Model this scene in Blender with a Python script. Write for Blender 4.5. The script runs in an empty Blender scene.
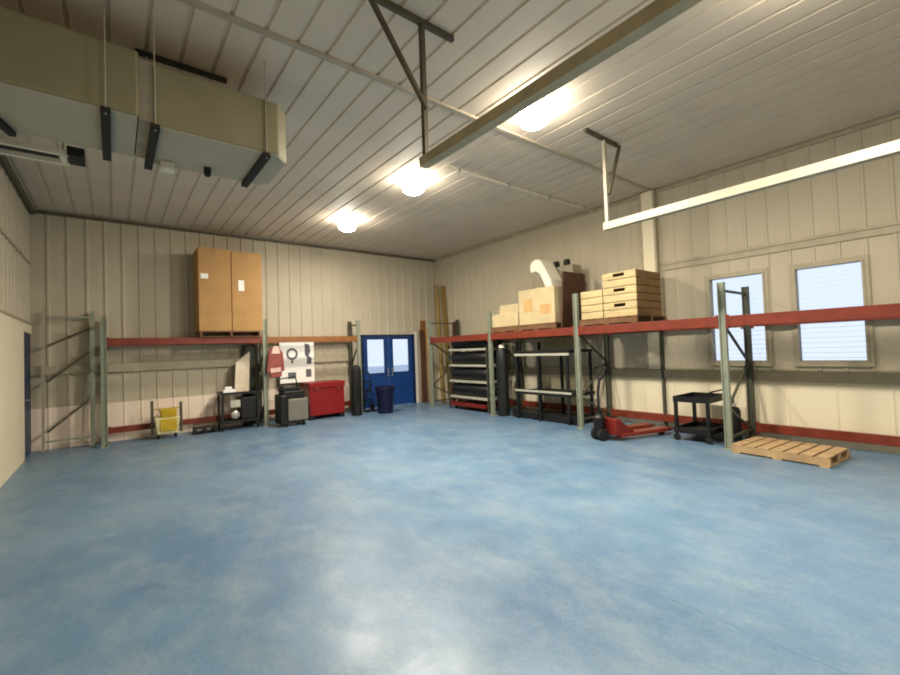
import bpy, bmesh, math, random
from mathutils import Vector, Matrix
random.seed(7)
sc = bpy.context.scene
COL = sc.collection
PI = math.pi
W, H, FRONT = 9.48, 4.56, -13.4

# ------------------------------------------------------------------ materials
def lin(h):
    h = h.lstrip('#')
    c = [int(h[i:i+2], 16)/255 for i in (0, 2, 4)]
    return tuple(x/12.92 if x <= .04045 else ((x+.055)/1.055)**2.4 for x in c) + (1,)

def mat(name, hexc, rough=.55, metal=0, var=.12, scale=6, bump=0, stretch=(1, 1, 1), spec=.4):
    m = bpy.data.materials.new(name); m.use_nodes = True
    n, l = m.node_tree.nodes, m.node_tree.links
    b = n['Principled BSDF']
    b.inputs['Roughness'].default_value = rough; b.inputs['Metallic'].default_value = metal
    b.inputs['Specular IOR Level'].default_value = spec
    tc = n.new('ShaderNodeTexCoord'); mp = n.new('ShaderNodeMapping'); mp.inputs['Scale'].default_value = stretch
    no = n.new('ShaderNodeTexNoise'); no.inputs['Scale'].default_value = scale; no.inputs['Detail'].default_value = 5
    r = n.new('ShaderNodeValToRGB'); c = lin(hexc)
    r.color_ramp.elements[0].position = .3; r.color_ramp.elements[1].position = .7
    r.color_ramp.elements[0].color = tuple(x*(1-var) for x in c[:3]) + (1,)
    r.color_ramp.elements[1].color = tuple(min(1, x*(1+var)) for x in c[:3]) + (1,)
    l.new(tc.outputs['Object'], mp.inputs['Vector']); l.new(mp.outputs[0], no.inputs['Vector'])
    l.new(no.outputs['Fac'], r.inputs['Fac']); l.new(r.outputs['Color'], b.inputs['Base Color'])
    if bump:
        bp = n.new('ShaderNodeBump'); bp.inputs['Strength'].default_value = bump; bp.inputs['Distance'].default_value = .01
        l.new(no.outputs['Fac'], bp.inputs['Height']); l.new(bp.outputs[0], b.inputs['Normal'])
    return m

def emit(name, col, s):
    m = bpy.data.materials.new(name); m.use_nodes = True
    b = m.node_tree.nodes['Principled BSDF']
    b.inputs['Base Color'].default_value = (.9, .9, .9, 1)
    b.inputs['Emission Color'].default_value = col; b.inputs['Emission Strength'].default_value = s
    return m

def glassmat(name, tint):
    m = bpy.data.materials.new(name); m.use_nodes = True
    n, l = m.node_tree.nodes, m.node_tree.links
    n.remove(n['Principled BSDF'])
    g = n.new('ShaderNodeBsdfGlossy'); g.inputs['Roughness'].default_value = .05
    t = n.new('ShaderNodeBsdfTransparent'); t.inputs['Color'].default_value = tint
    fr = n.new('ShaderNodeFresnel'); fr.inputs['IOR'].default_value = 1.45
    mx = n.new('ShaderNodeMixShader')
    l.new(fr.outputs[0], mx.inputs[0]); l.new(t.outputs[0], mx.inputs[1]); l.new(g.outputs[0], mx.inputs[2])
    l.new(mx.outputs[0], n['Material Output'].inputs['Surface'])
    return m

def floormat():
    m = bpy.data.materials.new('blue_floor_paint'); m.use_nodes = True
    n, l = m.node_tree.nodes, m.node_tree.links; b = n['Principled BSDF']
    tc = n.new('ShaderNodeTexCoord')
    def noise(scale, detail=6, rough=.6, dist=0.0, stretch=None):
        x = n.new('ShaderNodeTexNoise'); x.inputs['Scale'].default_value = scale; x.inputs['Detail'].default_value = detail
        x.inputs['Roughness'].default_value = rough; x.inputs['Distortion'].default_value = dist
        if stretch:
            mp = n.new('ShaderNodeMapping'); mp.inputs['Scale'].default_value = stretch; mp.inputs['Rotation'].default_value = (0, 0, .65)
            l.new(tc.outputs['Object'], mp.inputs[0]); l.new(mp.outputs[0], x.inputs['Vector'])
        else: l.new(tc.outputs['Object'], x.inputs['Vector'])
        return x
    def ramp(src, a, bb, ca, cb):
        r = n.new('ShaderNodeValToRGB'); e = r.color_ramp.elements
        e[0].position = a; e[1].position = bb; e[0].color = ca; e[1].color = cb
        l.new(src, r.inputs['Fac']); return r
    def mix(fac, a, bb, mode='MIX'):
        x = n.new('ShaderNodeMix'); x.data_type = 'RGBA'; x.blend_type = mode
        if hasattr(fac, 'links'): l.new(fac, x.inputs[0])
        else: x.inputs[0].default_value = fac
        for s, v in ((6, a), (7, bb)):
            if hasattr(v, 'links'): l.new(v, x.inputs[s])
            else: x.inputs[s].default_value = v
        return x.outputs[2]
    base = ramp(noise(.5, 8, .66).outputs['Fac'], .38, .66, lin(FLOOR_A), lin(FLOOR_B))
    worn = ramp(noise(2.1, 10, .78, .1, (1, .6, 1)).outputs['Fac'],   .45, .68, (0, 0, 0, 1), (.5, .5, .5, 1))
    c1 = mix(worn.outputs['Color'], base.outputs['Color'], lin(FLOOR_W))
    scuff = ramp(noise(9, 6, .7, .2, (1, .35, 1)).outputs['Fac'], .56, .75, (0, 0, 0, 1), (.3, .3, .3, 1))
    c2 = mix(scuff.outputs['Color'], c1, lin('#5d7080'))
    fine = ramp(noise(38, 4, .7).outputs['Fac'], .35, .7, (.86, .86, .86, 1), (1.06, 1.06, 1.06, 1))
    c3 = mix(1.0, c2, fine.outputs['Color'], 'MULTIPLY')
    l.new(c3, b.inputs['Base Color'])
    rr = ramp(noise(2.2, 6, .6).outputs['Fac'], .3, .7, (.28, .28, .28, 1), (.48, .48, .48, 1))
    l.new(rr.outputs['Color'], b.inputs['Roughness'])
    b.inputs['Specular IOR Level'].default_value = .5
    bp = n.new('ShaderNodeBump'); bp.inputs['Strength'].default_value = .25; bp.inputs['Distance'].default_value = .01
    l.new(noise(5, 6, .6).outputs['Fac'], bp.inputs['Height']); l.new(bp.outputs[0], b.inputs['Normal'])
    return m

FLOOR_A, FLOOR_B, FLOOR_W = '#557491', '#6b89a2', '#929fa5'
M = dict(
    floor=floormat(), joint=mat('joint', '#6688a0', .6),
    ceil=mat('ceiling_panel', '#cfc1ae', .65, .0, .05, 1.5, spec=.25), batten=mat('batten', '#a99d8a', .5),
    wall=mat('wall_panel', '#b7ae99', .7, 0, .05, 1.2, spec=.2), cream=mat('cream_panel', '#ded4b8', .5, 0, .04, 1.2),
    girt=mat('girt', '#a39a82', .5), eave=mat('eave_trim', '#55503f', .6), white=mat('white_paint', '#dcd8cc', .45, 0, .04),
    conduit=mat('conduit', '#d8d2c0', .4),
    orange=mat('rack_orange', '#76301f', .45, 0, .18, 8), amber=mat('rack_amber', '#83542c', .5, 0, .18, 8),
    post=mat('rack_grey_green', '#8b9180', .5, .1, .12, 10), postd=mat('rack_shaded_olive', '#46483a', .55, .1, .12, 10),  # darker copy: rack paint with the shade at the back put in
    steel=mat('zinc_steel', '#a8a8a0', .35, .7, .1), dsteel=mat('dark_steel', '#57503f', .45, .4, .15),
    rust=mat('track_brown', '#a89a7c', .5, .05, .15), track=mat('track_pale', '#9d9785', .45, .1, .08),
    blackp=mat('black_plastic', '#0e0e0f', .45, 0, .2), rubber=mat('black_rubber', '#141414', .8),
    dgreen=mat('dark_green_board', '#34382c', .6), bluebin=mat('navy_plastic', '#0c1032', .4, 0, .1),
    door=mat('door_blue', '#183f7c', .4, 0, .1, 3), doord=mat('door_frame_blue', '#10264a', .45),
    red=mat('red_paint', '#7d1215', .38, 0, .12), dred=mat('dark_red_paint', '#701d17', .5, 0, .15), jackred=mat('truck_red', '#7c301d', .42, 0, .15),
    card=mat('cardboard', '#ab8452', .75, 0, .1, 3), card2=mat('pale_cardboard', '#c4b28a', .75, 0, .1, 3),
    tape=mat('packing_tape', '#c6a06a', .4), paper=mat('paper', '#ecebe4', .7, 0, .02),
    crate=mat('crate_wood', '#c8b283', .7, 0, .18, 4, .2, (1, 1, 7)), crated=mat('crate_wood_dark', '#b2935a', .7, 0, .18, 4),
    pallet=mat('pallet_wood', '#ac8f69', .8, 0, .25, 4, .3, (5, 1, 1)), palletd=mat('old_pallet_wood', '#6c4c31', .8, 0, .25, 4, .3),
    lumber=mat('lumber', '#b99a64', .7, 0, .18, 3, .1, (6, 6, .6)), tube=mat('cardboard_tube', '#8a7440', .7, 0, .15, 3),
    dlumber=mat('dark_lumber', '#5a3a2c', .7, 0, .2, 3), yellow=mat('yellow_plastic', '#b89a22', .45, 0, .15), pyellow=mat('pale_yellow_plastic', '#d6cf9c', .5),
    grey=mat('grey_plastic', '#6f6c62', .5), lgrey=mat('light_grey_shelf', '#b7b5a5', .45, .2), foam=mat('white_foam', '#e8e2cf', .85, 0, .04),
    end_shade=mat('crate_end_wood_shaded', '#7a5c3a', .75, 0, .18, 4), sheet=mat('pale_sheet', '#c9bba5', .6), ductb=mat('duct_grey', '#a8a08c', .6, 0, .06, 3), creamp=mat('pinkish_cream_panel', '#e6d5c2', .6, 0, .04, 1.2), ink=mat('print_ink', '#5c5c62', .7), pink=mat('red_cloth', '#8e4a44', .85, 0, .2), pale=mat('pale_cloth', '#d9b9ac', .85),
    duct=mat('duct_olive', '#8b8468', .5, .1, .07, 2), tape_b=mat('black_strap', '#1a1913', .7), charcoal=mat('charcoal_steel', '#1a1d1e', .5, .2),
    lamp=emit('lamp_lens', (1, .92, .78, 1), 32), glass=glassmat('window_glass', (.93, .96, 1, 1)),
    ground=mat('outside_concrete', '#b9c4d2', .9), blind=mat('blind_slat', '#dfe4ee', .6), doorpanel=mat('overhead_door_panel', '#d6d2c6', .5),
    brown=mat('brown_shade_vinyl', '#4a2f20', .6), black=mat('matte_black', '#101010', .7), graydk=mat('grey_casing', '#968e7c', .6))

# ------------------------------------------------------------------ mesh helpers
class MB:
    def __init__(s): s.v = []; s.f = []
    def add(s, vs, fs):
        o = len(s.v); s.v += [tuple(v) for v in vs]; s.f += [tuple(i+o for i in f) for f in fs]; return s
    def box(s, x0, x1, y0, y1, z0, z1):
        x0, x1 = sorted((x0, x1)); y0, y1 = sorted((y0, y1)); z0, z1 = sorted((z0, z1))
        vs = [(x, y, z) for z in (z0, z1) for y in (y0, y1) for x in (x0, x1)]
        return s.add(vs, [(0,2,3,1),(4,5,7,6),(0,1,5,4),(2,6,7,3),(0,4,6,2),(1,3,7,5)])
    def taper(s, x0, x1, y0, y1, z0, z1, k):
        cx, cy = (x0+x1)/2, (y0+y1)/2; vs = []
        for z, q in ((z0, k), (z1, 1)):
            for y in (y0, y1):
                for x in (x0, x1): vs.append((cx+(x-cx)*q, cy+(y-cy)*q, z))
        return s.add(vs, [(0,2,3,1),(4,5,7,6),(0,1,5,4),(2,6,7,3),(0,4,6,2),(1,3,7,5)])
    def bar(s, p, q, w, h, up=(0, 0, 1)):
        p, q = Vector(p), Vector(q); d = (q-p).normalized(); u = Vector(up)
        if abs(d.dot(u)) > .95: u = Vector((1, 0, 0)) if abs(d.x) < .9 else Vector((0, 1, 0))
        r = d.cross(u).normalized(); u = r.cross(d)
        vs = [e + r*a*w/2 + u*b*h/2 for e in (p, q) for a, b in ((-1,-1),(1,-1),(1,1),(-1,1))]
        return s.add(vs, [(0,3,2,1),(4,5,6,7),(0,1,5,4),(1,2,6,5),(2,3,7,6),(3,0,4,7)])
    def tube(s, pts, r, n=10):
        pts = [Vector(p) for p in pts]; rings = []
        for i, p in enumerate(pts):
            d = (pts[min(i+1, len(pts)-1)] - pts[max(i-1, 0)]).normalized()
            a = Vector((0, 0, 1)) if abs(d.z) < .9 else Vector((1, 0, 0))
            u = d.cross(a).normalized(); w = d.cross(u)
            rings += [p + (u*math.cos(2*PI*k/n) + w*math.sin(2*PI*k/n))*r for k in range(n)]
        fs = []
        for i in range(len(pts)-1):
            for k in range(n): fs.append((i*n+k, i*n+(k+1) % n, (i+1)*n+(k+1) % n, (i+1)*n+k))
        fs.append(tuple(range(n))[::-1]); fs.append(tuple(range((len(pts)-1)*n, len(pts)*n)))
        return s.add(rings, fs)
    def lathe(s, prof, c=(0, 0, 0), axis='z', n=20):
        vs = []
        for r, h in prof:
            for k in range(n):
                a, b = r*math.cos(2*PI*k/n), r*math.sin(2*PI*k/n)
                p = {'z': (a, b, h), 'x': (h, a, b), 'y': (b, h, a)}[axis]
                vs.append((p[0]+c[0], p[1]+c[1], p[2]+c[2]))
        fs = [(i*n+k, i*n+(k+1) % n, (i+1)*n+(k+1) % n, (i+1)*n+k) for i in range(len(prof)-1) for k in range(n)]
        fs += [tuple(range(n))[::-1], tuple(range((len(prof)-1)*n, len(prof)*n))]
        return s.add(vs, fs)
    def prism(s, poly, a, b, axis='z'):
        k = len(poly); vs = []
        for h in (a, b):
            for u, v in poly: vs.append({'z': (u, v, h), 'x': (h, u, v), 'y': (u, h, v)}[axis])
        fs = [(i, (i+1) % k, k+(i+1) % k, k+i) for i in range(k)] + [tuple(range(k))[::-1], tuple(range(k, 2*k))]
        return s.add(vs, fs)
    def build(s, name, m, parent=None, bevel=0, smooth=False):
        me = bpy.data.meshes.new(name); me.from_pydata(s.v, [], s.f)
        bm = bmesh.new(); bm.from_mesh(me)
        bmesh.ops.recalc_face_normals(bm, faces=bm.faces)
        if bevel:
            ed = [e for e in bm.edges if len(e.link_faces) == 2 and e.calc_face_angle(0) > .6]
            bmesh.ops.bevel(bm, geom=ed, offset=bevel, segments=2, profile=.5, affect='EDGES', clamp_overlap=True)
        if smooth:
            for f in bm.faces: f.smooth = True
            for e in bm.edges:
                if len(e.link_faces) == 2 and e.calc_face_angle(0) > .7: e.smooth = False
        bm.to_mesh(me); bm.free()
        me.materials.append(M[m] if isinstance(m, str) else m)
        o = bpy.data.objects.new(name, me); COL.objects.link(o)
        if parent: o.parent = parent
        return o
def box(*a): return MB().box(*a)

def tag(o, label, cat, group=None):
    o['label'] = label; o['category'] = cat
    if group: o['group'] = group
    return o
def thing(name, label, cat, loc=(0, 0, 0), rz=0, group=None):
    o = bpy.data.objects.new(name, None); COL.objects.link(o)
    o.location = loc; o.rotation_euler = (0, 0, rz); o.empty_display_size = .2
    return tag(o, label, cat, group)
def struct(name, mb, m, parent=None, **k):
    o = mb.build(name, m, parent, **k)
    if not parent: o['kind'] = 'structure'
    return o
def sempty(name, loc=(0, 0, 0)):
    o = bpy.data.objects.new(name, None); COL.objects.link(o); o.location = loc; o['kind'] = 'structure'; return o
def dup(root, loc, rz, label, group=None):
    r = root.copy(); COL.objects.link(r); r.location = loc; r.rotation_euler = (0, 0, rz); r['label'] = label
    if group: r['group'] = group
    for ch in list(root.children):
        c = ch.copy(); COL.objects.link(c); c.parent = r
        for g in list(ch.children):
            d = g.copy(); COL.objects.link(d); d.parent = c
    return r

# ------------------------------------------------------------------ room shell
def ribbed(a0, a1, z0, z1, pitch, rw, depth, place, holes=(), phase=0.0):
    """panel with trapezoid ribs along z (or the second axis); place(a, z, d) -> point"""
    bps = [(a0, 0.0), (a1, 0.0)]
    k = math.ceil((a0-phase)/pitch)
    while phase+k*pitch < a1:
        c = phase+k*pitch
        for off, d in ((-rw, 0), (-rw*.55, depth), (rw*.55, depth), (rw, 0)):
            if a0 < c+off < a1: bps.append((c+off, d))
        k += 1
    for h in holes:
        for e in (h[0], h[1]): bps.append((e, 0.0))
    bps = sorted(set(bps)); mb = MB()
    for (a, da), (b, db) in zip(bps, bps[1:]):
        if b-a < 1e-5: continue
        mid = (a+b)/2; segs = [(z0, z1)]
        for h in holes:
            if h[0] < mid < h[1]:
                da2 = []
                for s0, s1 in segs:
                    if h[2] > s0: da2.append((s0, min(s1, h[2])))
                    if h[3] < s1: da2.append((max(s0, h[3]), s1))
                segs = da2; 
        for s0, s1 in segs:
            mb.add([place(a, s0, da), place(b, s0, db), place(b, s1, db), place(a, s1, da)], [(0, 1, 2, 3)])
    return mb

WINS = [(-8.90, -8.07, 1.23, 2.70), (-10.06, -9.27, 1.23, 2.68)]
fl = struct('floor', box(-W-.15, .15, FRONT-.15, .15, -.12, 0), 'floor')
jt = MB(); jt.box(-5.516, -5.508, FRONT+.1, -.8, 0, .0015); jt.box(-W+.1, -1.3, -6.709, -6.703, 0, .0015)
struct('trim_1', jt, 'joint')
cm = ribbed(-W, 0, FRONT, 0, .28, .020, .022, lambda a, y, d: (a, y, H+d), phase=-.14)
struct('ceiling', cm, 'ceil'); struct('roof_slab', box(-W-.15, .15, FRONT-.15, .15, H+.03, H+.14), 'wall').name = 'trim_2'
# back wall with the double door opening
DX0, DX1, DZ = -2.72, -.92, 2.12
bk = ribbed(-W, 0, 0, H, .285, .03, .022, lambda a, z, d: (a, -d, z), [(DX0, DX1, -1, DZ)], phase=-.1)
struct('wall_back', bk, 'wall')
bo = MB(); bo.box(-W-.15, DX0, .02, .15, 0, H); bo.box(DX1, .15, .02, .15, 0, H); bo.box(DX0, DX1, .02, .15, DZ, H)
struct('wall_back_core', bo, 'wall').name = 'trim_3'
# right wall with two windows
rb = ribbed(FRONT, 0, .95, H, .285, .025, .012, lambda a, z, d: (-d, a, z), WINS, phase=-.12)
struct('wall_right', rb, 'wall')
ro = MB()
ys = [FRONT-.15, -10.06, -9.27, -8.90, -8.07, .15]
for i in range(5):
    a, b = ys[i], ys[i+1]
    if i in (1, 3):
        w = WINS[1] if i == 1 else WINS[0]
        ro.box(.02, .15, a, b, 0, w[2]); ro.box(.02, .15, a, b, w[3], H)
    else: ro.box(.02, .15, a, b, 0, H)
struct('wall_right_core', ro, 'wall').name = 'trim_4'
struct('baseboard_right', ribbed(FRONT, 0, 0, .95, .57, .02, .008, lambda a, z, d: (-.018-d, a, z)), 'cream')
struct('girt_right', MB().box(-.075, -.02, FRONT, -.2, .93, 1.08).box(-.09, -.02, FRONT, -.2, 1.06, 1.085), 'girt').name = 'trim_5'
struct('head_right', MB().box(-.05, -.0, FRONT, -7.30, 3.07, 3.12).box(-.03, 0, FRONT, -7.30, 2.97, 3.07), 'girt').name = 'trim_6'
bb = MB(); bb.add([], [])
lowb = ribbed(-W, DX0-.06, 0, .78, .285, .02, .012, lambda a, z, d: (a, -.026-d, z), phase=-.1)
struct('baseboard_back', lowb, 'creamp')
struct('girt_back', MB().box(-W+.02, DX0-.4, -.075, -.024, 1.40, 1.57), 'girt').name = 'trim_7'
# left wall
lf = ribbed(FRONT, 0, 2.3, H, .285, .03, .02, lambda a, z, d: (-W+d, a, z), phase=-.12)
struct('wall_left', lf, 'wall')
lo = MB(); lo.box(-W-.15, -W-.01, FRONT-.15, .15, 2.18, H); lo.box(-W-.15, -W-.01, FRONT-.15, -.93, 0, 2.18); lo.box(-W-.15, -W-.01, -.06, .15, 0, 2.18)
struct('wall_left_core', lo, 'wall').name = 'trim_8'
struct('liner_left', MB().box(-W-.01, -W+.035, FRONT, -.93, 0, 2.34).box(-W-.01, -W+.035, -.93, -.02, 2.18, 2.34), 'cream').name = 'baseboard_left'
struct('cap_left', MB().box(-W, -W+.055, FRONT, -.02, 2.34, 2.375), 'girt').name = 'trim_9'
struct('joint_left', MB().box(-W, -W+.03, FRONT, -.02, 3.48, 3.52), 'girt').name = 'trim_10'
# eave trims
struct('eave_back', MB().box(-W+.02, -.02, -.06, -.001, H-.085, H-.03), 'eave').name = 'trim_11'
struct('eave_left', MB().tube([(-W+.06, FRONT, H-.085), (-W+.06, -.05, H-.085)], .045), 'eave').name = 'trim_12'
struct('eave_right', MB().box(-.045, -.001, FRONT, -.08, H-.075, H-.03), 'girt').name = 'trim_13'
# ceiling seam batten
struct('seam', MB().box(-W+.12, -.06, -7.19, -7.13, H-.03, H), 'batten').name = 'trim_14'
# steel column on the right wall
cl = MB(); cl.box(-.12, -.02, -7.21, -6.99, 1.1, H-.03)
struct('column', cl, 'cream').name = 'trim_15'
struct('column_edge', MB().box(-.13, -.02, -7.255, -7.215, 2.86, H-.03).box(-.13, -.02, -6.985, -6.945, 1.1, H-.03), 'girt').name = 'trim_16'
struct('edge_shadow_strip', MB().box(-.095, -.02, -7.255, -7.215, 0, 2.86), 'postd').name = 'shadow_strip_19'  # dark strip drawn for the shadow line down the column's right side
# front wall with the closed overhead door
fw = MB(); fw.box(-W-.15, -6.05, FRONT-.15, FRONT, 0, H); fw.box(-2.7, .15, FRONT-.15, FRONT, 0, H); fw.box(-6.05, -2.7, FRONT-.15, FRONT, 3.1, H)
struct('wall_front', fw, 'wall')
d3 = sempty('door_3', (-4.375, FRONT-.06, 0))
for i in range(5):
    p = MB().box(-1.67, 1.67, 0, .05, i*.62+.005, i*.62+.61)
    for k in range(4): p.box(-1.55+k*.8, -.85+k*.8, .05, .06, i*.62+.12, i*.62+.5)
    p.build('door_panel', 'doorpanel', d3)

# windows on the right wall
for i, (y0, y1, z0, z1) in enumerate(WINS):
    w = sempty('window_%d' % (i+1), (0, (y0+y1)/2, z0))
    hw, hh = (y1-y0)/2, z1-z0
    fr = MB(); t = .025
    fr.box(-.045, .12, -hw, -hw+t, 0, hh); fr.box(-.045, .12, hw-t, hw, 0, hh); fr.box(-.045, .12, -hw+t, hw-t, 0, t); fr.box(-.045, .12, -hw+t, hw-t, hh-t, hh)
    fr.build('window_frame', 'girt', w)
    ca = MB(); ca.box(-.03, -.013, -hw-.05, -hw, -.05, hh+.05); ca.box(-.03, -.013, hw, hw+.05, -.05, hh+.05)
    ca.box(-.03, -.013, -hw, hw, hh, hh+.05); ca.box(-.05, -.013, -hw-.05, hw+.05, -.06, 0)
    ca.build('window_casing', 'girt', w)
    box(.085, .095, -hw+t, hw-t, t, hh-t).build('window_pane', 'glass', w)
    bl = MB(); n = int((hh-2*t)/.075)
    for k in range(n):
        z = t+.04+k*.075
        bl.add([(.03, -hw+t+.01, z), (.05, -hw+t+.01, z+.004), (.05, hw-t-.01, z+.004), (.03, hw-t-.01, z)], [(0, 1, 2, 3)])
    bl.build('blind', 'blind', w)
# ground outside
gd = MB(); gd.box(.5, 30, -35, 35, -.3, -.15); gd.box(-30, .5, .5, 30, -.3, -.15)
struct('ground', gd, 'ground').name = 'trim_17'

# double blue doors
d1 = sempty('door_1', ((DX0+DX1)/2, 0, 0)); hw = (DX1-DX0)/2
fr = MB(); fr.box(-hw, -hw+.06, -.05, .12, 0, DZ); fr.box(hw-.06, hw, -.05, .12, 0, DZ); fr.box(-hw, hw, -.05, .12, DZ-.06, DZ)
fr.build('door_frame', 'doord', d1)
for sx in (-1, 1):
    x0, x1 = (-hw+.065, -.012) if sx < 0 else (.012, hw-.065)
    lf_ = MB(); y0, y1 = 0, .05; a, b, za, zb = x0+.13, x1-.13, 1.0, 1.98
    lf_.box(x0, a, y0, y1, .01, DZ-.065); lf_.box(b, x1, y0, y1, .01, DZ-.065); lf_.box(a, b, y0, y1, .01, za); lf_.box(a, b, y0, y1, zb, DZ-.065)
    leaf = lf_.build('door_leaf', 'door', d1)
    gl = box(a, b, .02, .03, za, zb).build('door_pane', 'glass', leaf)
    bd = MB(); bd.box(a-.02, a, -.012, 0, za-.02, zb+.02); bd.box(b, b+.02, -.012, 0, za-.02, zb+.02); bd.box(a, b, -.012, 0, za-.02, za); bd.box(a, b, -.012, 0, zb, zb+.02)
    bd.build('glazing_bead', 'doord', leaf)
    hx = -.07*1 if sx < 0 else .07
    MB().tube([(hx, -.06, .88), (hx, -.06, 1.14)], .014).box(hx-.01, hx+.01, -.06, 0, .89, .91).box(hx-.01, hx+.01, -.06, 0, 1.11, 1.13).build('door_handle', 'steel', leaf)
# white jamb strip right of the door
struct('jamb', MB().box(DX1, DX1+.09, -.06, -.024, 0, 2.2), 'white').name = 'trim_18'
# blue door in the left wall
d2 = sempty('door_2', (-W, -.495, 0))
MB().box(-.04, .02, -.43, .40, .01, 2.17).build('door_leaf', 'doord', d2)
MB().tube([(.02, -.33, 1.0), (.07, -.33, 1.0), (.07, -.22, 1.0)], .012).build('door_handle', 'steel', d2)

# ------------------------------------------------------------------ ceiling things
def lamp(y, label, k=1.0, x=-4.20):
    t = thing('ceiling_light', label, 'light', (x, y, H), 0, 'ceiling lights in one row')
    MB().lathe([(.10, 0), (.12, -.005), (.125, -.016), (.10, -.02)]).build('lamp_base', 'white', t, smooth=True)
    prof = [(.11, -.021), (.16, -.05), (.19, -.10), (.195, -.16), (.175, -.215), (.12, -.252), (.05, -.268), (.004, -.27)]
    MB().lathe(prof).build('lens', 'lamp', t, smooth=True)
    MB().lathe([(.128, -.001), (.175, -.004), (.175, -.018), (.128, -.02)]).build('trim_ring', 'white', t, smooth=True)
    L = bpy.data.lights.new('lamp', 'AREA'); L.shape = 'DISK'; L.size = .30; L.energy = LAMP_W*k; L.color = LAMP_C
    o = bpy.data.objects.new('lamp_bulb', L); COL.objects.link(o); o.parent = t; o.location = (0, 0, -.28)
    return t
LAMP_W, LAMP_C = 118, (1, .91, .78)
lamp(-7.78, 'glowing round ceiling light nearest the camera, between the two door tracks')
lamp(-5.12, 'glowing round ceiling light just beyond the hanging end of the brown door track')
lamp(-2.48, 'glowing round ceiling light farthest back, nearest the blue double doors', .6)

def door_track(x, yend, z, m, label, hx, legs, r=.05):
    t = thing('door_track', label, 'track', (x, yend, z), 0, 'overhead door tracks')
    L = FRONT+.03-yend
    p = MB(); p.box(-r, r, L, 0, -r, -r+.007); p.box(-r, -r+.007, L, 0, -r+.007, r); p.box(r-.007, r, L, 0, -r+.007, r)
    p.box(r-.007, r+.02, L, 0, r-.007, r)
    p.build('rail', m, t)
    top = H-z
    MB().box(-.45, .36, -.06, -.02, top-.05, top-.0).build('ceiling_angle', 'dsteel', t)
    MB().bar((0, -.04, r-.01), (0.0, -.04, top-.05), .045, .04).build('hanger_leg', legs[0], t)
    MB().bar((-.005, -.085, top*.35), (hx, -.085, top-.05), .04, .03).build('hanger_brace', legs[1], t)
    return t
door_track(-6.07, -8.05, 3.28, 'rust', 'brown steel overhead door track hanging by two dark struts beside the middle light', -.56, ('dsteel', 'dsteel'), .042)
door_track(-2.74, -7.78, 3.28, 'track', 'pale overhead door track running above the right wall windows', .34, ('track', 'dsteel'))

pp = thing('ceiling_conduit', 'thin pale conduit crossing the ceiling to the right wall', 'pipe', (0, -5.86, H-.05))
MB().tube([(-4.05, 0, .02), (-.02, 0, .02)], .021).build('pipe', 'conduit', pp, smooth=True)
for k in range(4): MB().box(-3.8+k*1.15-.015, -3.8+k*1.15+.015, -.03, .03, -.01, .05).build('clip', 'steel', pp)

# duct / air unit
du = thing('air_handling_unit', 'large olive rectangular air duct unit hung under the ceiling at upper left', 'duct', (-8, -6.3, 3.70))
p = MB(); p.box(-1.40, -.06, -.46, .44, -.03, .53); p.build('casing', 'duct', du, bevel=.02)
ch = [(.04, -.44), (1.08, -.44), (1.20, -.30), (1.20, .34), (1.12, .44), (.04, .44)]
MB().prism(ch, -.06, .47).build('casing', 'duct', du, bevel=.015)
MB().box(-1.39, -.07, -.45, .43, -.042, -.031).build('bottom_panel', 'ductb', du)  # underside panels greyer and lighter than the casing
MB().prism([(u*.985+.01, v*.98) for u, v in ch], -.072, -.061).build('bottom_panel', 'ductb', du)
MB().box(-.06, .04, -.43, .42, -.04, .48).build('connector', 'graydk', du)
for x, a, b in ((-1.33, -.5, .52), (-.28, -.5, .55), (.05, -.48, .5), (.96, -.46, .47)):
    zz = -.044 if x < 0 else -.074
    sp = MB().box(x-.033, x+.033, a, b, zz-.045, zz).build('support_channel', 'tape_b', du)
    for yy in (a+.012, b-.012): MB().tube([(x, yy, zz-.055), (x, yy, H-3.70)], .006, 6).build('hanger_rod', 'ductb', sp)
MB().bar((-1.12, -.36, -.07), (-.92, .40, -.07), .05, .045).build('cross_channel', 'tape_b', du)
MB().lathe([(.035, 0), (.035, -.07), (.02, -.09)], (.55, .25, -.073)).build('drain_cap', 'tape_b', du)
MB().box(.14, .26, .28, .42, -.15, -.074).build('junction_box', 'conduit', du, bevel=.008)
MB().box(-.06, .72, .06, .10, H-3.70-.045, H-3.70).build('ceiling_strut', 'tape_b', du)
MB().tube([(.02, .08, H-3.70-.045), (.02, .08, .48)], .014).build('hanger_rod', 'steel', du)
br = thing('hanging_bracket', 'pale steel bracket frame with black bars hung below the big duct at far left', 'bracket', (-8.87, -5.50, 3.60))
MB().box(-.45, .30, -.02, .02, -.02, .02).box(-.45, .30, -.22, -.18, -.0, .04).box(.24, .28, -.2, 0, -.0, .04).build('frame', 'conduit', br)
for a in ((-.45, .22, -.15, -.05, .01, .07), (.29, .42, -.24, .02, -.0, .09)): MB().box(*a).build('black_bar', 'tape_b', br, bevel=.006)
for x in (-.35, .25): MB().tube([(x, 0, .02), (x, 0, H-3.60)], .008, 6).build('hanger_rod', 'steel', br)

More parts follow.
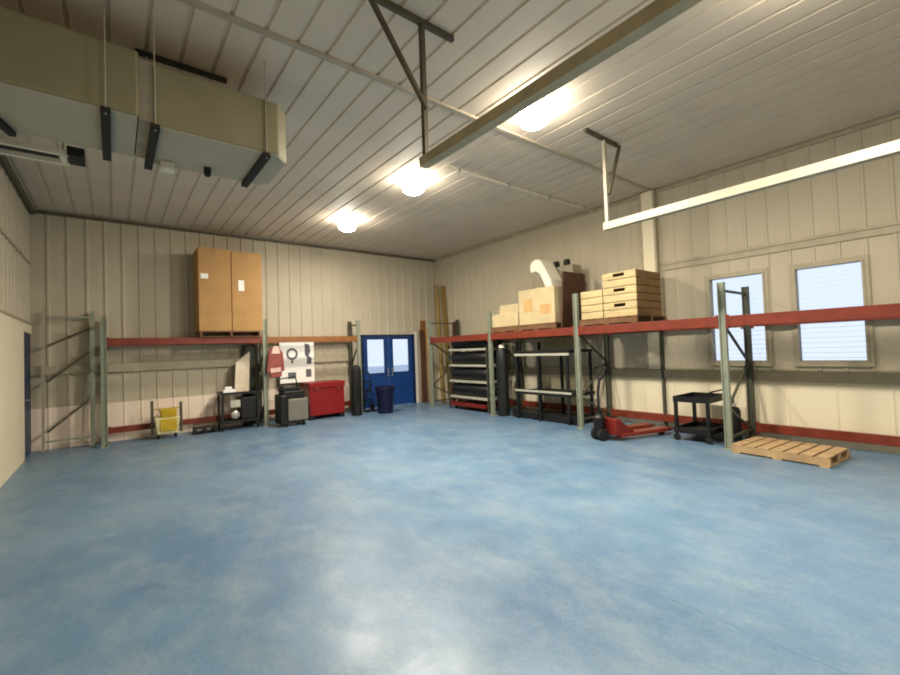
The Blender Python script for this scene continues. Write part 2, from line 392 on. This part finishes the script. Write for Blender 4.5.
# ------------------------------------------------------------------ pallet racks
def post(mb, x, y, z1, ax):
    w, d, t = .045, .035, .012     # channel with lips
    if ax == 'x':   # depth direction is x
        mb.box(x-d, x+d, y-w, y-w+t, .012, z1); mb.box(x-d, x+d, y+w-t, y+w, .012, z1); mb.box(x-t/2, x+t/2, y-w+t, y+w-t, .012, z1)
    else:
        mb.box(x-w, x-w+t, y-d, y+d, .012, z1); mb.box(x+w-t, x+w, y-d, y+d, .012, z1); mb.box(x-w+t, x+w-t, y-t/2, y+t/2, .012, z1)
def frame(root, p_front, p_back, z1, m1, m2, ax):
    for (x, y), m in ((p_front, m1), (p_back, m2)):
        mb = MB(); post(mb, x, y, z1, ax); o = mb.build('upright', m, root)
        MB().box(x-.07, x+.07, y-.07, y+.07, 0, .012).build('foot_plate', m, o)
    f, b = Vector(p_front).to_3d(), Vector(p_back).to_3d()
    d = (b-f).normalized()*.04; f += d; b -= d
    zs = [.16, .60, 1.25, 1.84, z1-.12]; up = lambda v, z: (v.x, v.y, z)
    for z in (zs[0], zs[-1]): MB().bar(up(f, z), up(b, z), .03, .035).build('brace', m2, root)
    for i in range(3):
        a, c = (f, b) if i % 2 else (b, f)
        MB().bar(up(a, zs[i]), up(c, zs[i+1]), .03, .03).build('brace', m2, root)
rk = thing('pallet_rack', 'long orange and grey pallet rack standing along the right wall below the windows', 'rack', (0, 0, 0))
RY = [(-1.2, 2.5), (-3.68, 2.5), (-6.12, 2.62), (-8.66, 2.47), (-11.2, 2.47)]
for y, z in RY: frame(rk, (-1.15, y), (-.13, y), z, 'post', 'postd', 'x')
def beam(root, p, q, z0, z1, m, lipdir):
    mb = MB(); mb.bar((*p, (z0+z1)/2), (*q, (z0+z1)/2), .045, z1-z0)
    pp_, qq = Vector(p), Vector(q)
    o = mb.build('beam', m, root, bevel=.006)
    d = (qq-pp_).normalized()
    for r in (pp_, qq):
        s = 1 if r is pp_ else -1
        c = r + d*s*.02
        MB().bar((c.x, c.y, z0-.03), (c.x, c.y, z1+.02), .055, .03, (d.x, d.y, 0)).build('end_bracket', m, o)
for (a, _), (b, _) in zip(RY, RY[1:]):
    beam(rk, (-1.165, a-.048), (-1.165, b+.048), 1.81, 1.965, 'orange', 1)
    beam(rk, (-.13, a-.048), (-.13, b+.048), 1.81, 1.965, 'orange', 1)
    beam(rk, (-.13, a-.048), (-.13, b+.048), .12, .26, 'orange', 1)
lk = thing('pallet_rack', 'shorter orange pallet rack standing along the back wall left of the doors', 'rack', (0, 0, 0))
LX = [-8.40, -5.50, -3.12]
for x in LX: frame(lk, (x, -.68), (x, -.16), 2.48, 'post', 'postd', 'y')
for i, m in ((0, 'orange'), (1, 'amber')):
    a, b = LX[i]+.048, LX[i+1]-.048
    beam(lk, (a, -.69), (b, -.69), 1.92, 2.06, m, 1)
    beam(lk, (a, -.16), (b, -.16), 1.92, 2.06, m, 1)
    beam(lk, (a, -.16), (b, -.16), .18, .30, 'orange', 1)

# loose rack frames leaning on the back wall near the left corner
lr = thing('rack_frame', 'spare grey rack frame with sloping braces leaning on the back wall in the left corner', 'frame', (-8.92, -.30, 0))
lr.rotation_euler = (-math.radians(4.0), 0, 0)
for x in (-.36, .34):
    mb = MB()
    if x > 0: post(mb, x, 0, 2.62, 'x')
    else: mb.box(x-.02, x+.02, -.02, .02, .012, 2.62)
    o = mb.build('upright', 'post' if x > 0 else 'girt', lr); MB().box(x-.06, x+.06, -.06, .06, 0, .012).build('foot_plate', 'post', lr)
for z0, z1 in ((.35, .90), (1.28, 1.82), (1.95, 2.28)):
    MB().bar((-.30, -.02, z0), (.30, -.02, z1), .035, .035).build('brace', 'dsteel', lr)
for z in (.18, 2.5): MB().bar((-.32, -.02, z), (.30, -.02, z), .035, .035).build('brace', 'post', lr)

# ------------------------------------------------------------------ pallets
def pallet(label, loc, rz, lx, ly, m, name='wooden_pallet', group=None):
    t = thing(name, label, 'pallet', loc, rz, group)
    n = 7; w = ly/n
    for k in range(n):
        y = -ly/2+w*(k+.5); MB().box(-lx/2, lx/2, y-w*.41, y+w*.41, .108, .128).build('deck_board', m, t, bevel=.004)
    for x in (-lx/2+.025, 0, lx/2-.025): MB().box(x-.022, x+.022, -ly/2, ly/2, .02, .108).build('stringer', m, t)
    for y in (-ly/2+.06, 0, ly/2-.06): MB().box(-lx/2, lx/2, y-.05, y+.05, 0, .02).build('bottom_board', m, t)
    return t
pallet('empty weathered wooden pallet on the floor under the right window', (-.985, -9.32, 0), math.radians(-5), .76, 1.1, 'pallet')
ZP = 1.967
# pallets on the upper beams
pallet('dark wooden pallet on the right rack beams under the pale flat cartons', (-.64, -4.18, ZP), 0, 1.10, .84, 'palletd')
pallet('dark wooden pallet on the right rack beams under the big box topped with white foam', (-.64, -5.13, ZP), 0, 1.10, 1.04, 'palletd')
pallet('dark wooden pallet on the right rack beams under the stacked wooden crates', (-.64, -6.79, ZP), 0, 1.10, 1.16, 'palletd')
ZB = ZP+.129
pallet('dark wooden pallet on the back rack beam under the two tall cartons', (-6.205, -.44, 2.062), 0, 1.22, .66, 'palletd')

# ------------------------------------------------------------------ cartons and crates
def carton(label, loc, lx, ly, lz, m, lab=None, group=None, name='cardboard_box', rz=0):
    t = thing(name, label, 'box', loc, rz, group)
    MB().box(-lx/2, lx/2, -ly/2, ly/2, 0, lz).build('body', m, t, bevel=.008)
    MB().box(-.03, .03, -ly/2-.001, ly/2+.001, lz+.0005, lz+.002).build('tape', 'tape', t)
    if lab:
        for u, v, a, b in lab: MB().box(u-a/2, u+a/2, -ly/2-.003, -ly/2-.0005, v-b/2, v+b/2).build('paper_label', 'paper', t)
    return t
carton('left of the two tall brown cartons on the back rack beam', (-6.51, -.43, 2.193), .63, .66, 1.80, 'card', [(-.2, 1.18, .14, .11)], 'tall cartons on the back rack')
carton('right of the two tall brown cartons on the back rack beam', (-5.868, -.43, 2.193), .63, .66, 1.78, 'card', [(-.12, 1.02, .12, .24)], 'tall cartons on the back rack')
carton('pale flat carton lying on the right rack, lower of two', (-.64, -4.18, ZB), 1.02, .82, .30, 'card2', group='flat cartons on the right rack')
carton('pale flat carton on top of another on the right rack', (-.68, -4.26, ZB+.303), .80, .60, .20, 'card2', group='flat cartons on the right rack')
bigb = carton('big pale carton on the right rack carrying white foam', (-.66, -5.11, ZB), .95, .98, .76, 'card2')
for y, z, a, b in ((-.25, .3, .3, .2), (.22, .42, .24, .3)): MB().box(-.478, -.4755, y-a/2, y+a/2, z-b/2, z+b/2).build('paper_label', 'tape', bigb)
# white foam piece bent over the carton
fm = MB(); cs = [(-.33, .46), (-.30, .60), (-.16, .66), (-.02, .60), (.10, .38), (.22, .16), (.26, .0), (.08, .0), (.02, .14), (-.06, .30), (-.16, .38), (-.30, .36)]
fm.prism([(-u*1.0, v) for u, v in cs], -.22, .22, 'x')
fo = fm.build('foam_packing', 'foam', bevel=.03); fo.location = (-.82, -5.22, ZB+.762); tag(fo, 'bent white foam packing piece on top of the big carton', 'foam packing')
gm = thing('machine_casing', 'grey boxy machine casing behind the white foam on the big carton', 'machine', (-.38, -5.22, ZB+.762))
MB().prism([(-.42, 0), (.30, 0), (.30, .40), (.16, .50), (-.42, .50)], -.14, .16, 'x').build('body', 'graydk', gm, bevel=.02)
for y in (-.18, .10): MB().lathe([(.07, 0), (.075, .10), (.06, .15)], (0, y, .50), 'z', 16).build('cap', 'tape_b', gm, smooth=True)
bd = MB().box(-.38, .38, -.02, .02, 0, 1.16).build('brown_shade_board', 'brown', bevel=.004); bd.name = 'brown_shade_panel'  # panel widened to supply the dark shaded side of the big carton
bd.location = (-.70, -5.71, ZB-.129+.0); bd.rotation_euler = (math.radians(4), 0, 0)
tag(bd, 'dark brown panel between the big carton and the crates, widened to give the carton a shaded side', 'panel')

def crate(label, loc, lx, ly, lz, m, slot=True, group='wooden crates on the right rack'):
    t = thing('wooden_crate', label, 'crate', loc, 0, group)
    n = max(2, round(lz/.13)); h = lz/n
    for sx in (-1, 1):
        mb = MB()
        for k in range(n):
            z0, z1 = k*h+.006, (k+1)*h-.006
            if slot and k == n-1:
                mb.box(sx*(lx/2-.02), sx*lx/2, -ly/2, -.11, z0, z1); mb.box(sx*(lx/2-.02), sx*lx/2, .11, ly/2, z0, z1)
                mb.box(sx*(lx/2-.02), sx*lx/2, -.11, .11, z0, z0+.04); mb.box(sx*(lx/2-.02), sx*lx/2, -.11, .11, z1-.025, z1)
            else: mb.box(sx*(lx/2-.02), sx*lx/2, -ly/2, ly/2, z0, z1)
        mb.build('side_slats', m, t)
    for sy in (-1, 1):
        mb = MB()
        for k in range(n): mb.box(-lx/2+.021, lx/2-.021, sy*(ly/2-.02), sy*ly/2, k*h+.006, (k+1)*h-.006)
        mb.build('end_slats', 'end_shade', t)  # end slats a darker wood tone, shade on the ends included
        for sx in (-1, 1): MB().box(sx*(lx/2-.06), sx*(lx/2-.021), sy*(ly/2-.06), sy*(ly/2-.021), 0, lz).build('corner_post', 'crated', t)
    MB().box(-lx/2+.062, lx/2-.062, -ly/2+.062, ly/2-.062, .0, .02).build('bottom', 'crated', t)
    MB().box(-lx/2+.022, lx/2-.022, -ly/2+.022, ly/2-.022, lz-.03, lz-.012).build('lid', m, t)
    return t
for k, nm in enumerate(('bottom', 'middle', 'topmost')):
    crate('%s wooden crate in the three-high stack on the right rack' % nm, (-.66, -7.02, ZB+k*.272), .92, .64, .27, 'crate', True)
for k, nm in enumerate(('lower', 'upper')):
    crate('%s of two short wooden crates beside the three-high crate stack' % nm, (-.66, -6.445, ZB+k*.272), .90, .46, .27, 'crate', False)

# ------------------------------------------------------------------ lumber in the corner
def plank(name, label, base, top, w, d, m, cat, rnd=False):
    mb = MB()
    b, t = Vector(base), Vector(top)
    L = (t-b).length
    if rnd: mb.lathe([(w*.42, 0), (w/2, .004), (w/2, L-.004), (w*.42, L)], (0, 0, 0), 'z', 18)
    else: mb.box(-w/2, w/2, -d/2, d/2, 0, L)
    o = mb.build(name, m, bevel=0 if rnd else .004, smooth=rnd)
    o.location = b; o.rotation_mode = 'QUATERNION'; o.rotation_quaternion = Vector((0, 0, 1)).rotation_difference(t-b)
    return tag(o, label, cat)
plank('cardboard_tube', 'tallest tan tube leaning in the corner right of the blue doors', (-.40, -.75, .012), (-.30, -.45, 3.62), .13, .13, 'tube', 'tube', True)
plank('wood_plank', 'tall olive-brown plank leaning in the corner beside the tan tube', (-.14, -.80, .012), (-.10, -.52, 3.62), .16, .05, 'tube', 'plank')
plank('wood_plank', 'dark brown board leaning on the back wall right of the white door jamb', (-.66, -.16, .012), (-.66, -.08, 2.25), .17, .04, 'dlumber', 'plank')
plank('wood_plank', 'pale lumber board leaning between the dark board and the tan tube', (-.46, -.20, .012), (-.44, -.08, 2.30), .14, .04, 'lumber', 'plank')
plank('wood_plank', 'short orange-brown board leaning highest behind the pale lumber', (-.62, -.035, .012), (-.58, -.034, 2.55), .20, .02, 'amber', 'plank')
plank('wood_plank', 'brown square timber leaning on the right wall beside the corner rack post', (-.22, -1.02, .012), (-.08, -1.02, 2.45), .10, .09, 'dlumber', 'plank')

# ------------------------------------------------------------------ shelving with black rolls
sh = thing('shelving_unit', 'pale grey shelving unit holding black rolls under the far end of the right rack', 'shelf', (-.64, -2.5, 0))
SZ = [.36, .78, 1.20, 1.62]
for z in SZ: MB().box(-.36, .36, -.88, .70, z-.055, z).build('shelf', 'lgrey', sh, bevel=.005)
for x in (-.34, .34):
    for y in (-.86, .68): MB().box(x-.02 , x+.02, y-.02, y+.02, 0, 1.72).build('leg', 'postd', sh)
rl = tag(MB().lathe([(.06, -.70), (.14, -.69), (.168, -.63), (.168, .63), (.14, .69), (.06, .70)], (0, 0, .168), 'y', 20).build('black_roll', 'blackp', smooth=True), 'x', 'roll')
rname = ['bottom', 'second', 'third', 'top']
first = True
for i, z in enumerate(SZ):
    for x, nm in ((-.175, 'front'), (.175, 'rear')):
        o = rl if first else rl.copy()
        if not first: COL.objects.link(o)
        first = False
        o.location = (-.64+x, -2.5-.09, z+.001); o['group'] = 'black rolls on the grey shelving'
        o['label'] = '%s black roll on the %s shelf of the grey shelving' % (nm, rname[i])
dl = thing('pallet_dolly', 'low dark red wheeled dolly under the grey shelving with black rolls', 'dolly', (-.70, -2.50, 0))
MB().box(-.30, .30, -.76, .58, .12, .17).box(-.33, -.30, -.78, .60, .10, .20).box(.30, .33, -.78, .60, .10, .20).box(-.33, .33, -.79, -.76, .1, .2).build('deck', 'dred', dl, bevel=.006)
for x in (-.24, .24):
    for y in (-.62, .46): MB().lathe([(.045, -.02), (.055, -.012), (.055, .012), (.045, .02)], (x, y, .056), 'x', 16).build('caster', 'rubber', dl, smooth=True)
# long dark shelf bench in the second bay
bn = thing('shelf_bench', 'long dark steel bench with two board levels in the right rack', 'bench', (-.64, -4.98, 0))
MB().box(-.42, .42, -.86, .62, 1.46, 1.52).build('top_board', 'blackp', bn, bevel=.006)
MB().box(-.42, .42, -.88, .64, .56, .62).build('lower_board', 'charcoal', bn, bevel=.006)
MB().box(-.43, -.40, -.86, .62, 1.41, 1.46).build('edge_rail', 'lgrey', bn)
MB().box(-.43, -.40, -.88, .64, .62, .66).build('edge_rail', 'lgrey', bn)
for x in (-.40, .40):
    for y in (-.80, -.05, .58): MB().box(x-.025, x+.025, y-.025, y+.025, 0, 1.72 if y > .5 else 1.46).build('leg', 'charcoal', bn)
pallet('dark pallet lying on the floor under the long steel bench, farther one', (-.66, -4.53, 0), 0, .66, .74, 'charcoal', 'dark_pallet')
pallet('dark pallet lying on the floor under the long steel bench, nearer one', (-.66, -5.42, 0), 0, .66, .98, 'charcoal', 'dark_pallet')
rr_ = thing('black_sack', 'black sack-like roll standing upright behind the second rack post', 'roll', (-.99, -3.885, 0))
MB().lathe([(.10, .0), (.14, .015), (.145, 1.22), (.135, 1.50), (.09, 1.59)], (0, 0, 0), 'z', 22).build('body', 'charcoal', rr_, smooth=True)
MB().lathe([(.04, 1.591), (.07, 1.61), (.06, 1.67), (.02, 1.69)], (0, 0, 0), 'z', 14).build('white_cap', 'foam', rr_, smooth=True)

# ------------------------------------------------------------------ pallet truck
pj = thing('pallet_truck', 'orange-red hand pallet truck with its forks under the right rack', 'pallet truck', (-1.72, -6.98, 0), math.radians(-17))
for s in (-1, 1):
    f = MB(); f.prism([(.10, .06), (1.12, .06), (1.28, .075), (1.28, .10), (1.2, .125), (.10, .125)], s*.20-.08, s*.20+.08, 'y')
    fk = f.build('fork', 'jackred', pj, bevel=.006)
    MB().lathe([(.03, -.05), (.038, -.045), (.038, .045), (.03, .05)], (1.06, s*.20, .039), 'y', 14).build('load_roller', 'rubber', fk, smooth=True)
MB().box(.0, .12, -.28, .28, .10, .36).prism([(.12, .125), (.42, .125), (.12, .34)], -.26, -.22, 'y').prism([(.12, .125), (.42, .125), (.12, .34)], .22, .26, 'y').build('chassis', 'dred', pj, bevel=.012)
MB().lathe([(.09, .185), (.095, .38), (.06, .42), (.05, .48), (.06, .50)], (-.10, 0, 0), 'z', 18).build('hydraulic_pump', 'blackp', pj, smooth=True)
for s in (-1, 1): MB().lathe([(.07, -.035), (.10, -.028), (.10, .028), (.07, .035)], (-.10, s*.085, .101), 'y', 20).build('steer_wheel', 'rubber', pj, smooth=True)
MB().box(-.18, -.02, -.045, .045, .06, .184).build('steer_fork', 'blackp', pj, bevel=.006)
hd = MB().tube([(-.10, 0, .46), (-.10, 0, .80), (-.06, 0, 1.02)], .022).build('handle_shaft', 'charcoal', pj, smooth=True)
hp = [( -.06, .0, 1.0), (-.05, .11, 1.08), (-.03, .13, 1.20), (-.02, .06, 1.25), (-.02, -.06, 1.25), (-.03, -.13, 1.20), (-.05, -.11, 1.08), (-.06, 0, 1.0)]
MB().tube(hp, .016).build('handle_loop', 'blackp', hd, smooth=True)

# ------------------------------------------------------------------ right utility cart
def cart(name, label, loc, rz, lx, ly, h, m, dp=.05):
    t = thing(name, label, 'cart', loc, rz)
    for z, nm in ((h, 'top_tray'), (.22, 'lower_tray')):
        p = MB(); p.box(-lx/2, lx/2, -ly/2, ly/2, z-dp, z-dp+.02)
        p.box(-lx/2, lx/2, -ly/2, -ly/2+.02, z-dp+.02, z); p.box(-lx/2, lx/2, ly/2-.02, ly/2, z-dp+.02, z)
        p.box(-lx/2, -lx/2+.02, -ly/2+.02, ly/2-.02, z-dp+.02, z); p.box(lx/2-.02, lx/2, -ly/2+.02, ly/2-.02, z-dp+.02, z)
        p.build(nm, m, t)
    for sx in (-1, 1):
        for sy in (-1, 1):
            x, y = sx*(lx/2-.03), sy*(ly/2-.03)
            lg = MB().box(x-.024, x+.024, y-.024, y+.024, .13, h-dp).build('leg', m, t)
            MB().lathe([(.04, -.018), (.055, -.012), (.055, .012), (.04, .018)], (x, y, .056), 'x', 16).box(x-.024, x-.019, y-.015, y+.015, .05, .13).box(x+.019, x+.024, y-.015, y+.015, .05, .13).build('caster', 'rubber', lg, smooth=True)
    return t
c1 = cart('utility_cart', 'dark two-shelf utility cart standing behind the rack post by the pallet', (-.66, -8.10, 0), 0, .76, .54, .72, 'blackp', .09)
MB().tube([(-.28, -.24, .70), (-.28, -.26, .80), (.28, -.26, .80), (.28, -.24, .70)], .013).build('push_handle', 'charcoal', c1, smooth=True)
cn = thing('canister', 'black canister with a pale lid between the cart and the pallet', 'canister', (-.52, -8.51, 0))
MB().lathe([(.10, 0), (.115, .02), (.115, .48), (.09, .53), (.05, .55)], (0, 0, 0), 'z', 20).build('body', 'blackp', cn, smooth=True)
MB().lathe([(.05, .551), (.06, .56), (.055, .60), (.02, .61)], (0, 0, 0), 'z', 16).build('lid', 'lgrey', cn, smooth=True)
MB().tube([(-.06, 0, .61-.05), (-.08, 0, .66), (.0, 0, .70), (.08, 0, .66), (.06, 0, .56)], .01).build('handle', 'blackp', cn, smooth=True)

# ------------------------------------------------------------------ items along the back wall
yb = thing('mop_bucket', 'yellow mop bucket with wringer on the floor under the back rack', 'bucket', (-7.40, -.46, 0))
MB().taper(-.22, .22, -.17, .17, .09, .44, .8).build('bucket', 'pyellow', yb, bevel=.02)
MB().taper(-.13, .17, -.19, .13, .30, .60, .75).build('wringer', 'yellow', yb, bevel=.015)
MB().box(-.12, .16, -.176, -.165, .16, .40).build('front_panel', 'yellow', yb)
for x, z in ((-.25, .78), (.25, .72)): MB().bar((x, 0, .10), (x, 0, z), .04, .05).build('side_handle', 'dsteel', yb)
MB().bar((-.25, 0, .60), (.25, 0, .60), .03, .03).build('cross_bar', 'yellow', yb)
for x in (-.15, .15):
    for y in (-.1, .1): MB().lathe([(.03, -.015), (.045, -.01), (.045, .01), (.03, .015)], (x, y, .046), 'x', 14).box(x-.02, x+.02, y-.02, y+.02, .085, .1).build('caster', 'rubber', yb, smooth=True)
dk = pallet('flat black pallet on the floor between the mop bucket and the black cart', (-6.72, -.47, 0), 0, .42, .34, 'charcoal', 'plastic_pallet')
bc = cart('utility_cart', 'black utility cart with a side panel below the tall cartons', (-6.04, -.46, 0), 0, .78, .50, .84, 'blackp')
MB().box(.02, .33, -.22, .22, .225, .70).build('drawer_box', 'blackp', bc, bevel=.01)
MB().lathe([(.07, 0), (.09, .01), (.09, .03), (.05, .035)], (-.10, -.20, .33), 'y', 18).build('hub_cap', 'steel', bc, smooth=True)
MB().box(-.2, .0, -.21, -.20, .50, .66).build('paper_label', 'lgrey', bc)
ws = MB()   # leaning white sheet, slightly curled
N = 8
for k in range(N):
    a0, a1 = k/N, (k+1)/N
    f = lambda a: (-.10+.30*a, .03*math.sin(a*PI))
    (x0, y0), (x1, y1) = f(a0), f(a1)
    ws.add([(x0, y0, 0), (x1, y1, 0), (x1+.06, y1+.12, .92-.25*(1-a1)), (x0+.06, y0+.12, .92-.25*(1-a0)), (x0, y0+.012, 0), (x1, y1+.012, 0), (x1+.06, y1+.132, .92-.25*(1-a1)), (x0+.06, y0+.132, .92-.25*(1-a0))], [(0,1,2,3), (7,6,5,4), (3,2,6,7), (0,4,5,1)] + ([(0,3,7,4)] if k == 0 else []) + ([(1,5,6,2)] if k == N-1 else []))
wo = ws.build('white_sheet', 'sheet'); wo.location = (-6.02, -.52, .812); tag(wo, 'tall white plastic sheet standing on top of the black cart', 'sheet')
wr = tag(MB().box(-.24, .02, -.07, .07, 0, .09).taper(-.2, -.06, -.05, .05, .09, .15, 1.1).build('white_bundle', 'paper', bevel=.02), 'small white bundle lying on the left of the black cart', 'bundle'); wr.location = (-6.14, -.60, .812)
gb = MB().box(-.14, .14, -.02, .02, 0, 1.88).build('green_board', 'dgreen', bevel=.004); gb.location = (-5.60+.0, -.05-.10, .0)
gb.location = (-5.70, -.36-.0, 0); gb.rotation_euler = (0, 0, 0)
gb.location = (-5.73, -.10, .0); tag(gb, 'dark green board standing behind the black cart beside the rack post', 'board')

# poster board with a plain ring emblem and dark figure
po = thing('poster', 'white poster board with a grey ring mark behind the floor machine', 'poster', (-4.60, -.235, .92))
MB().box(-.44, .42, -.012, .012, 0, 1.02).build('board', 'paper', po)
rg = MB(); n = 20
for k in range(n):
    a, b = 2*PI*k/n, 2*PI*(k+1)/n
    P = lambda r, t, y: (-.14+r*math.cos(t), y, .72+r*1.05*math.sin(t))
    rg.add([P(.09, a, -.0135), P(.145, a, -.0135), P(.145, b, -.0135), P(.09, b, -.0135)], [(0, 1, 2, 3)])

rg.build('ring_mark', 'ink', po)
MB().box(-.17, -.11, -.0138, -.0131, .49, .56).build('ring_stem', 'ink', po)
MB().prism([(.18, .98), (.30, .96), (.33, .78), (.28, .66), (.36, .60), (.34, .44), (.22, .46), (.24, .60), (.18, .70)], -.0138, -.0131, 'y').build('dark_mark', 'ink', po)
for a in ((.20, .34, .12, .32), (-.25, -.05, .10, .26)): MB().box(a[0], a[1], -.0138, -.0131, a[2], a[3]).build('dark_mark', 'ink', po)

jk = MB()    # jacket hanging from the back rack beam
jk.prism([(-.13, 0), (.13, .02), (.15, .60), (.07, .72), (-.05, .72), (-.15, .62)], -.05, .04, 'y')
jk.prism([(-.20, .12), (-.13, .10), (-.12, .64), (-.15, .62)], -.045, .03, 'y'); jk.prism([(.14, .14), (.20, .16), (.17, .58), (.14, .62)], -.045, .03, 'y')
jt_ = thing('jacket', 'dark red jacket with pale collar hanging from the rack beam right of the post', 'jacket', (-5.30, -.775, 1.10))
jk.build('body', 'pink', jt_, bevel=.02); MB().prism([(-.10, .56), (.10, .56), (.06, .735), (-.05, .735)], -.066, -.052, 'y').build('collar', 'pale', jt_)
MB().prism([(-.12, .12), (.10, .14), (.11, .24), (-.13, .22)], -.066, -.052, 'y').build('hem', 'pale', jt_)
MB().tube([(.0, .0, .71), (.0, .0, .80), (.0, .054, .86)], .006, 6).build('hook', 'steel', jt_)

fm_ = thing('floor_machine', 'grey floor cleaning machine with a black top between the post and the red chest', 'machine', (-5.02, -1.02, 0))
MB().box(-.16, .30, -.24, .24, .12, .62).build('body', 'grey', fm_, bevel=.03)
MB().box(-.33, -.165, -.22, .22, .06, .72).build('side_tank', 'blackp', fm_, bevel=.03)
MB().box(-.24, .24, -.20, .20, .625, .80).prism([(-.3, .80), (.18, .80), (.06, .90), (-.2, .90)], -.15, .15, 'y').build('top_cowl', 'blackp', fm_, bevel=.02)
MB().tube([(-.22, .16, .80), (-.26, .20, 1.06), (.16, .20, 1.10), (.2, .16, .80)], .018).build('push_handle', 'charcoal', fm_, smooth=True)
for x in (-.2, .2):
    for y in (-.2, .2): MB().lathe([(.04, -.025), (.06, -.018), (.06, .018), (.04, .025)], (x, y, .061), 'x', 16).build('wheel', 'rubber', fm_, smooth=True)
MB().box(-.20, .22, -.20, .20, .07, .118).build('underside', 'blackp', fm_)

rc = thing('tool_chest', 'red job-site tool chest on the floor under the back rack', 'chest', (-4.06, -.50, 0))
MB().box(-.45, .45, -.28, .28, .10, .76).build('body', 'red', rc, bevel=.015)
MB().box(-.47, .47, -.30, .30, .765, .92).build('lid', 'red', rc, bevel=.02)
for x in (-.38, .38): MB().box(x-.06, x+.06, -.27, .27, 0, .10).build('skid', 'blackp', rc)
for x in (-.28, .28): MB().box(x-.05, x+.05, -.312, -.301, .70, .80).build('latch', 'dred', rc)
MB().tube([(.45, -.10, .52), (.495, -.10, .52), (.495, .10, .52), (.45, .10, .52)], .012).build('side_handle', 'dsteel', rc, smooth=True)

bt = thing('black_bag', 'tall narrow black bag standing against the last post of the back rack', 'bag', (-3.33, -.90, 0))
MB().lathe([(.10, 0), (.13, .02), (.125, .6), (.135, 1.12), (.12, 1.2)], (0, 0, 0), 'z', 20).build('body', 'black', bt, smooth=True)
MB().lathe([(.12, 1.201), (.10, 1.26), (.04, 1.30)], (0, 0, 0), 'z', 20).build('hood', 'black', bt, smooth=True)
MB().tube([(-.04, -.13, .35), (-.04, -.19, .6), (-.04, -.15, .95)], .014).build('strap', 'charcoal', bt, smooth=True)

tb = thing('trash_bin', 'dark blue round trash bin on the floor before the blue doors', 'bin', (-2.62, -1.12, 0))
MB().lathe([(.17, 0), (.20, .01), (.235, .60), (.25, .62), (.25, .66), (.225, .66), (.19, .05), (.01, .04)], (0, 0, 0), 'z', 26).build('body', 'bluebin', tb, smooth=True)
MB().lathe([(.262, .61), (.275, .62), (.275, .69), (.262, .70), (.252, .69), (.252, .62)], (0, 0, 0), 'z', 26).build('rim', 'bluebin', tb, smooth=True)
for s in (-1, 1): MB().box(s*.25-.02, s*.25+.04*s, -.06, .06, .50, .54).build('handle', 'bluebin', tb, bevel=.008)
ht = thing('hand_truck', 'dark grey-green hand truck standing behind the trash bin', 'hand truck', (-2.78, -.40, 0), math.radians(8))
for s in (-1, 1): MB().tube([(s*.16, 0, .08), (s*.16, .03, .9), (s*.14, .04, 1.0)], .016).build('side_rail', 'charcoal', ht, smooth=True)
MB().tube([(-.14, .04, 1.0), (-.10, .04, 1.06), (.10, .04, 1.06), (.14, .04, 1.0)], .016).build('handle', 'charcoal', ht, smooth=True)
for z in (.3, .55, .8): MB().box(-.16, .16, -.0, .03, z-.02, z+.02).build('cross_bar', 'charcoal', ht)
MB().box(-.19, .19, -.24, -.0, .01, .03).build('toe_plate', 'charcoal', ht)
for s in (-1, 1): MB().lathe([(.06, -.02), (.09, -.014), (.09, .014), (.06, .02)], (s*.21, .06, .091), 'x', 18).build('wheel', 'rubber', ht, smooth=True)
MB().bar((-.16, .0, .12), (.16, .02, .78), .03, .02).build('diagonal', 'charcoal', ht)

# ------------------------------------------------------------------ light, world, camera
wd = bpy.data.worlds.new('sky'); sc.world = wd; wd.use_nodes = True
bgn = wd.node_tree.nodes['Background']; bgn.inputs[0].default_value = (.82, .89, 1.0, 1); bgn.inputs[1].default_value = .72
lamp(-10.55, 'added ceiling light out of view, extending the row to light the near room')  # unseen lamp added past the visible row to light the room

f, yaw, pitch, roll = 425.5494, 0.669296766, 0.027520254, -0.035582132
cy, sy, cp_, sp_ = math.cos(yaw), math.sin(yaw), math.cos(pitch), math.sin(pitch)
fwd = Vector((sy*cp_, cy*cp_, sp_)); rt = Vector((cy, -sy, 0)); up = rt.cross(fwd)
r2 = rt*math.cos(roll) + up*math.sin(roll); u2 = -rt*math.sin(roll) + up*math.cos(roll)
cam = bpy.data.cameras.new('camera'); co = bpy.data.objects.new('camera', cam); COL.objects.link(co)
mx = Matrix((( r2.x, u2.x, -fwd.x, -8.24913519), (r2.y, u2.y, -fwd.y, -11.09565823), (r2.z, u2.z, -fwd.z, 1.62), (0, 0, 0, 1)))
co.matrix_world = mx
cam.sensor_fit = 'HORIZONTAL'; cam.sensor_width = 36; cam.lens = 36*f/900; cam.clip_start = .05; cam.clip_end = 200
sc.camera = co
sc.view_settings.view_transform = 'Standard'; sc.view_settings.look = 'None'; sc.view_settings.gamma = 1
sc.view_settings.use_curve_mapping = False; sc.view_settings.exposure = 0.72
sc.cycles.use_denoising = True; sc.cycles.filter_width = 1.9
sc.cycles.max_bounces = 12; sc.cycles.diffuse_bounces = 8
sc.cycles.sample_clamp_indirect = 6
